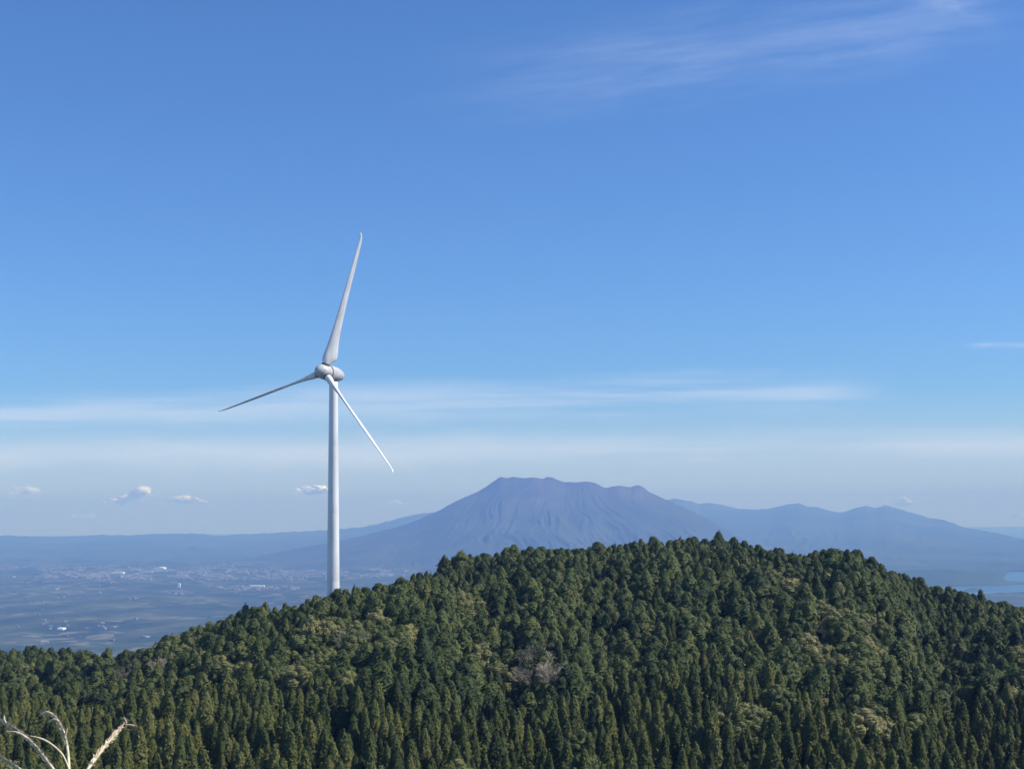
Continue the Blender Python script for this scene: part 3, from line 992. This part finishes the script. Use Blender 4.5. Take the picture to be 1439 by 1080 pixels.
RIGHT = [(860, 730), (900, 712), (925, 704), (940, 701), (950, 700), (965, 703), (985, 707.5), (995, 706.5), (1010, 707.5), (1022, 711), (1040, 714.5), (1060, 715.5), (1080, 715), (1095, 710.5), (1108, 708.5), (1122, 706.5),
         (1135, 711), (1150, 713), (1165, 717), (1180, 720.5), (1195, 716), (1205, 713), (1218, 709.5), (1230, 713.5), (1243, 709), (1255, 713), (1270, 716), (1285, 721), (1308, 728), (1330, 730.5), (1345, 737), (1360, 742),
         (1385, 746), (1410, 752), (1439, 760), (1520, 778), (1700, 800)]
range_mesh('mountain_range', MAT_RIDGE, RIGHT, [(860, 29000), (1290, 29000), (1385, 25500), (1439, 21500), (1520, 17500), (1700, 14500)], [(860, 22000), (980, 18500), (1080, 15000), (1200, 12900), (1406, 12900), (1416, 14300), (1700, 14300)], 35000, 'blue jagged mountain range behind the right flank of the volcano', gully=70, gfreq=45, lift=4.0, shape=1.6, jag=16)
FAR = [(1250, 752), (1330, 745), (1372, 742), (1390, 741), (1405, 743), (1425, 741), (1439, 742), (1520, 745), (1650, 752)]
range_mesh('farthest_ridge', MAT_RIDGE, FAR, 50000, 44000, 54000, 'faint ridge at the far right horizon', jag=20)
# low land across the bay on the right
HEAD = [(1180, 812), (1235, 804), (1262, 802), (1282, 800.5), (1320, 800), (1345, 801), (1362, 804.5), (1385, 806), (1400, 805.5), (1407, 808), (1411, 811.5), (1414, 815.5), (1422, 816.5), (1439, 816.5), (1500, 816), (1600, 817)]
range_mesh('headland', MAT_RIDGE, HEAD, 12300, 11750, 13000, 'low wooded headland reaching into the bay', shape=0.6, jag=1.5, rows=24)
ISLE = [(1354, 829), (1360, 826.5), (1368, 825.2), (1376, 826), (1381, 828.5), (1384, 829.8)]
range_mesh('islet', MAT_RIDGE, ISLE, 11100, 10950, 11300, 'small dark islet in the bay at the right', shape=0.6, jag=0.5, rows=12, nu=40)
COAST = [(1300, 842), (1340, 838), (1375, 836), (1392, 833.5), (1410, 832), (1425, 835), (1439, 838), (1500, 840), (1600, 840)]
range_mesh('coast', MAT_RIDGE, COAST, 10500, 9000, 11000, 'low green shore at the right behind the forest', shape=0.7, jag=1.5, rows=24)

# ------------------------------------------------------------------ town on the plain
MAT_HOUSE = simple_mat('pale_walls_and_roofs', (0.08, 0.08, 0.075), (0.28, 0.275, 0.25), 1 / 60.0, detail=2, lo=.4, hi=.6)
MAT_BIGROOF = simple_mat('white_sheet_roof', (0.78, 0.80, 0.82), (0.85, 0.86, 0.87), 1 / 40.0)


def plain_at(u, d):
    a = az_of_u(u); x = a * d
    return x, float(plain_z(np.array([x]), np.array([float(d)]), np.array([float(u)]))[0])


_DT = {}
def d_for_v(u, v):
    """Distance at which the plain passes under photo point (u, v)."""
    key = int(u // 10)
    if key not in _DT:
        uc = key * 10 + 5.0; D = np.geomspace(3000, 20000, 160); A = az_of_u(uc)
        z = plain_z(A * D, D, np.full(160, uc))
        vv = np.array([project((A * d, d, q))[1] for d, q in zip(D, z)])
        _DT[key] = (np.minimum.accumulate(vv), D)
    vv, D = _DT[key]
    return float(np.interp(-v, -vv, D))


def build_town():
    rs = np.random.RandomState(3)
    n = 6500
    zones = [(60, 330, 800, 812, .30), (120, 470, 801, 815, .26), (0, 240, 795, 812, .12), (470, 570, 799, 811, .12), (250, 400, 790, 802, .06), (300, 420, 823, 829, .04), (20, 200, 815, 850, .008), (230, 260, 826, 836, .01), (60, 150, 868, 884, .004), (0, 440, 812, 905, .008)]
    w = np.array([z[4] for z in zones]); w /= w.sum()
    Vs = []; Fs = []; off = 0
    box = np.array([(-1, -1, 0), (1, -1, 0), (1, 1, 0), (-1, 1, 0), (-1, -1, 1), (1, -1, 1), (1, 1, 1), (-1, 1, 1), (-.96, 0, 1.35), (.96, 0, 1.35)], float)
    fc = np.array([(0, 1, 5, 4), (1, 2, 6, 5), (2, 3, 7, 6), (3, 0, 4, 7), (4, 5, 9, 8), (6, 7, 8, 9), (5, 6, 9, 9), (7, 4, 8, 8)])
    fc = np.array([(0, 1, 5), (0, 5, 4), (1, 2, 6), (1, 6, 5), (2, 3, 7), (2, 7, 6), (3, 0, 4), (3, 4, 7), (4, 5, 9), (4, 9, 8), (6, 7, 8), (6, 8, 9), (5, 6, 9), (7, 4, 8)])
    zi = rs.choice(len(zones), n, p=w)
    for k in range(n):
        z = zones[zi[k]]
        u = rs.uniform(z[0], z[1]); v = rs.uniform(z[2], z[3])
        if vnoise(np.array([u / 16.0]), np.array([v / 3.0 + 40]))[0] < 0.42: continue
        d = d_for_v(u, v)
        x, gz = plain_at(u, d)
        big = rs.rand() < 0.05
        sx = rs.uniform(5, 11) * (2.8 if big else 1); sy = rs.uniform(5, 10) * (1.8 if big else 1); h = rs.uniform(5, 9) * (1.3 if big else 1)
        a = rs.uniform(-.5, .5)
        b = box * np.array([sx, sy, h])
        W = np.stack([b[:, 0] * math.cos(a) - b[:, 1] * math.sin(a) + x, b[:, 0] * math.sin(a) + b[:, 1] * math.cos(a) + d, b[:, 2] + gz - 1], -1)
        Vs.append(W); Fs.append(fc + off); off += 10
    me = mesh_np('town', np.concatenate(Vs), np.concatenate(Fs), MAT_HOUSE)
    tag(link('town', me), 'far-off town of pale houses spread across the plain', 'town', None, 'stuff')
    # the white hall that stands out above the town
    def hall(u, v, wpx, h, depth, name, label, cat, arch=True):
        d = d_for_v(u, v); x, gz = plain_at(u, d); W = wpx * d / F
        root = empty(name, (x, d, gz)); tag(root, label, cat)
        bm = bmesh.new(); N = 12; prof = [(-W / 2, 0)] + [(-W / 2 + W * i / N, h * 0.55 + (h * 0.45 * math.sin(math.pi * i / N) ** 0.7 if arch else h * .45)) for i in range(N + 1)] + [(W / 2, 0)]
        f = [bm.verts.new((p, -depth / 2, q)) for p, q in prof]; g = [bm.verts.new((p, depth / 2, q)) for p, q in prof]
        bm.faces.new(f); bm.faces.new(list(reversed(g)))
        for i in range(len(f)): bm.faces.new((f[i], g[i], g[(i + 1) % len(f)], f[(i + 1) % len(f)]))
        bmesh.ops.recalc_face_normals(bm, faces=bm.faces)
        me = bpy.data.meshes.new('roof'); bm.to_mesh(me); bm.free(); me.materials.append(MAT_BIGROOF)
        link('roof' if arch else 'wall', me, root)
    hall(225, 799.5, 14.5, 26, 120, 'sports_hall', 'long white arched hall standing out above the town', 'building')
    hall(166, 806, 17, 16, 70, 'warehouse', 'long pale warehouse at the left of the town', 'building', False)
    hall(252, 824.5, 3.4, 34, 20, 'tower_block', 'small pale tower block alone below the town', 'building', False)
    hall(362, 824.5, 20, 14, 60, 'greenhouse', 'long pale low building below the town, left of the turbine', 'building', False)
    hall(88, 884, 8, 10, 60, 'farm_shed', 'small pale shed beside bare fields on the lower plain', 'building', False)
build_town()

# ------------------------------------------------------------------ small clouds over the horizon, far beyond the ridges
def cloud_mat():
    m, nt, b = new_mat('cloud_vapour')
    b.inputs['Base Color'].default_value = (1, 1, 1, 1); b.inputs['Roughness'].default_value = 1.0
    b.inputs['Specular IOR Level'].default_value = 0.0
    n = noise_node(nt, 1 / 330.0, 8, rough=0.72)
    mr = nt.nodes.new('ShaderNodeMapRange'); mr.inputs[1].default_value = 0.38; mr.inputs[2].default_value = 0.62
    nt.links.new(n, mr.inputs[0])
    at = nt.nodes.new('ShaderNodeObjectInfo'); sp = nt.nodes.new('ShaderNodeSeparateColor'); nt.links.new(at.outputs['Color'], sp.inputs[0])
    mu = nt.nodes.new('ShaderNodeMath'); mu.operation = 'MULTIPLY'
    nt.links.new(mr.outputs[0], mu.inputs[0]); nt.links.new(sp.outputs[0], mu.inputs[1])
    nt.links.new(mu.outputs[0], b.inputs['Alpha'])
    tr = nt.nodes.new('ShaderNodeBsdfTranslucent'); tr.inputs[0].default_value = (.9, .93, .97, 1)
    return m
MAT_CLOUD = cloud_mat()


def cloud(u, v, wpx, hpx, alpha, label, seed):
    D = 66000.0; wpx *= 1.35; hpx *= 1.25
    rnd = random.Random(seed)
    c = P(u, v, D); k = D / F
    bm = bmesh.new()
    n = 16
    for i in range(n):
        x = rnd.gauss(0, .30); x = max(-.48, min(.48, x))
        hh = (1 - (abs(x) * 2) ** 1.6)
        z = rnd.uniform(-.35, .55 * hh - .1)
        r = rnd.uniform(.22, .40) * (0.55 + .5 * hh)
        ret = bmesh.ops.create_icosphere(bm, subdivisions=3, radius=1.0)
        for vv in ret['verts']:
            p = vv.co
            f = 1 + 0.25 * (float(fbm(np.array([p.x * 2.3 + i]), np.array([p.z * 2.3 + p.y * 1.7]), 3)[0]))
            vv.co = Vector((x * wpx * k + p.x * f * r * hpx * k * 1.6, rnd.uniform(-1, 1) * 0 + p.y * f * r * hpx * k * 1.6 + (i - n / 2) * 60, z * hpx * k * .6 + p.z * f * r * hpx * k * .9))
    me = bpy.data.meshes.new('cloud'); bm.to_mesh(me); bm.free(); me.materials.append(MAT_CLOUD)
    for p in me.polygons: p.use_smooth = True
    o = link('cloud', me); o.location = c; o.color = (alpha, 0, 0, 1)
    tag(o, label, 'cloud', 'small clouds low over the horizon')


cloud(172, 703, 36, 12, 1.0, 'small bright puff of cloud, the left one of the white pair', 1)
cloud(200, 693, 22, 15, 0.8, 'small puff leaning up beside the left bright cloud', 2)
cloud(252, 702, 50, 12, 1.0, 'flat-based bright white cloud, broadest of the row', 3)
cloud(440, 688, 32, 13, 1.0, 'small white cloud just left of the turbine tower', 4)
cloud(125, 725, 38, 9, 0.55, 'faint low cloud below the bright pair', 5)
cloud(36, 691, 30, 16, 0.22, 'faint broken cloud near the left edge', 6)
cloud(555, 707, 24, 8, 0.6, 'faint cloud between the turbine and the volcano', 7)
cloud(1266, 705, 28, 11, 1.0, 'pale cloud resting on the right mountain range', 8)
cloud(1434, 725, 14, 8, 0.3, 'tiny pale cloud at the right edge', 9)

# ------------------------------------------------------------------ dry grass plumes in front of the camera
MAT_STALK = simple_mat('dry_straw', (0.56, 0.47, 0.27), (0.78, 0.69, 0.44), 60.0, rough=0.6)
MAT_PLUME = simple_mat('seed_plume', (0.38, 0.27, 0.17), (0.80, 0.69, 0.47), 90.0, rough=0.7, lo=.4, hi=.6)


def path_tube(pts, rad, seg=8, sub=6):
    """Smooth tube through points (Catmull-Rom) as bmesh-ready arrays."""
    pts = [Vector(p) for p in pts]
    seg_d = [(b - a).normalized() for a, b in zip(pts, pts[1:])]
    tg = [seg_d[0]] + [(a + b).normalized() for a, b in zip(seg_d, seg_d[1:])] + [seg_d[-1]]
    C = []; Rr = []
    for i in range(len(pts) - 1):
        L = (pts[i + 1] - pts[i]).length
        for k in range(sub):
            t = k / sub; t2 = t * t; t3 = t2 * t
            C.append(pts[i] * (2 * t3 - 3 * t2 + 1) + tg[i] * L * (t3 - 2 * t2 + t) + pts[i + 1] * (3 * t2 - 2 * t3) + tg[i + 1] * L * (t3 - t2))
            Rr.append(rad[i] + (rad[i + 1] - rad[i]) * t)
    C.append(pts[-1]); Rr.append(rad[-1])
    V = []; Fs = []
    up = Vector((0, 1, 0))
    for i, p in enumerate(C):
        d = (C[min(i + 1, len(C) - 1)] - C[max(i - 1, 0)]).normalized()
        a = d.cross(up).normalized(); b = d.cross(a)
        for j in range(seg):
            an = 2 * math.pi * j / seg
            V.append(p + (a * math.cos(an) + b * math.sin(an)) * Rr[i])
    for i in range(len(C) - 1):
        for j in range(seg):
            q = (j + 1) % seg
            Fs.append((i * seg + j, i * seg + q, (i + 1) * seg + q, (i + 1) * seg + j))
    return [tuple(v) for v in V], Fs, C


def mesh_py(name, V, Fs, mat, parent, smooth=True):
    me = bpy.data.meshes.new(name); me.from_pydata(V, [], Fs); me.materials.append(mat)
    for p in me.polygons: p.use_smooth = smooth
    me.update()
    return link(name, me, parent)


def grass(px, d, label, seed, branches=(), head_from=0.45, width=5.4, leaf=None):
    """px: photo points from low to the tip of one culm, at distance d; it continues down to the ground."""
    rnd = random.Random(seed)
    k = d / F
    pts = [P(u, v, d + 0.04 * i) for i, (u, v) in enumerate(px)]
    low = pts[0]; nxt = pts[1]
    dr = (low - nxt).normalized()
    g = Vector((low.x + dr.x * 0.5, low.y, float(ground(np.array([low.x]), np.array([low.y]))[0]) - 0.02))
    mid = low + dr * 0.35 + Vector((0, 0, -0.25))
    allp = [g, (g + mid) / 2 + Vector((0.01, 0, 0)), mid] + pts
    root = empty('grass_stalk', g)
    tag(root, label, 'grass', 'dry plume grass at the viewpoint')
    loc = [p - g for p in allp]
    n = len(loc)
    rad = [0.0030] * 3 + [k * width * 0.42 * (1 - 0.65 * i / max(1, len(pts) - 1)) for i in range(len(pts))]
    V, Fs, C = path_tube(loc, rad)
    mesh_py('stem', V, Fs, MAT_STALK, root)
    # plume: many thin spikelets hugging the upper culm
    V = []; Fs = []
    start = int(len(C) * (3 / (n - 1))) + int(head_from * len(C) * (1 - 3 / (n - 1)))
    for i in range(start, len(C) - 1):
        d0 = (C[i + 1] - C[i]).normalized()
        for q in range(20):
            f = rnd.random(); p = C[i].lerp(C[i + 1], f)
            w = Vector((rnd.gauss(0, 1), rnd.gauss(0, .6), rnd.gauss(0, 1))); w = (w - d0 * w.dot(d0)).normalized()
            L = k * rnd.uniform(4, 10); dirv = (d0 + w * rnd.uniform(.05, .5)).normalized()
            a = p + w * k * rnd.uniform(0.2, width * .55); b = a + dirv * L
            s = dirv.cross(Vector((0, 1, 0)) + w * .5).normalized() * k * rnd.uniform(.3, .8)
            o = len(V); m_ = a.lerp(b, .5)
            V += [tuple(a), tuple(m_ + s), tuple(b), tuple(m_ - s)]; Fs.append((o, o + 1, o + 2, o + 3))
    for br in branches:
        bp = [P(u, v, d + 0.03) - g for u, v in br]
        v2, f2, c2 = path_tube(bp, [k * 1.6] * (len(bp) - 1) + [k * 0.5], 6, 5)
        o = len(V); V += v2; Fs += [tuple(x + o for x in f) for f in f2]
        for i in range(len(c2) - 1):
            for q in range(3):
                p = c2[i]; w = Vector((rnd.gauss(0, 1), 0, rnd.gauss(0, 1))).normalized(); dv = ((c2[i + 1] - c2[i]).normalized() + w * .3).normalized()
                b = p + dv * k * rnd.uniform(3, 7); s = dv.cross(Vector((0, 1, 0))).normalized() * k * .5
                o = len(V); V += [tuple(p), tuple(p.lerp(b, .5) + s), tuple(b), tuple(p.lerp(b, .5) - s)]; Fs.append((o, o + 1, o + 2, o + 3))
    mesh_py('seed_head', V, Fs, MAT_PLUME, root, False)
    if leaf:
        bp = [P(u, v, d + 0.06) - g for u, v in leaf]
        v2, f2, c2 = path_tube(bp, [k * 1.3] * (len(bp) - 1) + [k * 0.4], 6, 6)
        mesh_py('leaf', v2, f2, MAT_STALK, root)


grass([(97, 1090), (96, 1062), (93, 1040), (88, 1024), (79, 1008), (70, 1001), (60, 1002)], 2.6,
      'upright dry plume whose tip hooks over to the left, in front of the cedars', 1, branches=[[(83, 1014), (77, 1010), (70, 1013)], [(74, 1003), (66, 1000), (57, 1003)], [(91, 1036), (93, 1028), (95, 1021)]], head_from=.25)
grass([(80, 1090), (66, 1068), (52, 1050), (36, 1034), (20, 1022), (6, 1014), (-6, 1008)], 2.5,
      'long dry plume arching up to the left edge', 2, branches=[[(40, 1038), (25, 1029), (9, 1027)], [(8, 1015), (6, 1010), (6, 1004)]], head_from=.1,
      leaf=[(97, 1080), (88, 1060), (75, 1047), (60, 1038), (42, 1033)])
grass([(118, 1090), (130, 1071), (142, 1055), (156, 1038), (168, 1024), (176, 1018)], 2.7,
      'dry plume leaning to the right with a forked tip', 3, branches=[[(174, 1020), (177, 1014), (174, 1007)], [(174, 1019), (182, 1018), (190, 1019)]], head_from=.1)
grass([(42, 1096), (28, 1080), (16, 1072), (4, 1064), (-8, 1056)], 2.4,
      'low dry plume in the bottom left corner', 4, head_from=.0, width=5.0)

# ------------------------------------------------------------------ haze
def build_haze():
    x0, x1, y0, y1, z0, z1 = -48000, 48000, -3000, 61500, LEVEL - 60 - CURV * 90000 ** 2, 560
    bm = bmesh.new()
    bmesh.ops.create_cube(bm, size=1.0)
    for v in bm.verts:
        v.co = Vector(((x0 + x1) / 2 + v.co.x * (x1 - x0), (y0 + y1) / 2 + v.co.y * (y1 - y0), (z0 + z1) / 2 + v.co.z * (z1 - z0)))
    me = bpy.data.meshes.new('haze'); bm.to_mesh(me); bm.free()
    m = bpy.data.materials.new('haze_air'); m.use_nodes = True; nt = m.node_tree
    nt.nodes.remove(nt.nodes['Principled BSDF'])
    pv = nt.nodes.new('ShaderNodeVolumePrincipled')
    pv.inputs['Color'].default_value = HAZE_COLOR + (1,)
    pv.inputs['Density'].default_value = HAZE_DENSITY
    pv.inputs['Absorption Color'].default_value = HAZE_ABSORB + (1,)
    pv.inputs['Anisotropy'].default_value = 0.0
    nt.links.new(pv.outputs[0], nt.nodes['Material Output'].inputs['Volume'])
    me.materials.append(m)
    tag(link('haze', me), 'blue haze filling the air over plain and mountains', 'haze', None, 'stuff')
build_haze()
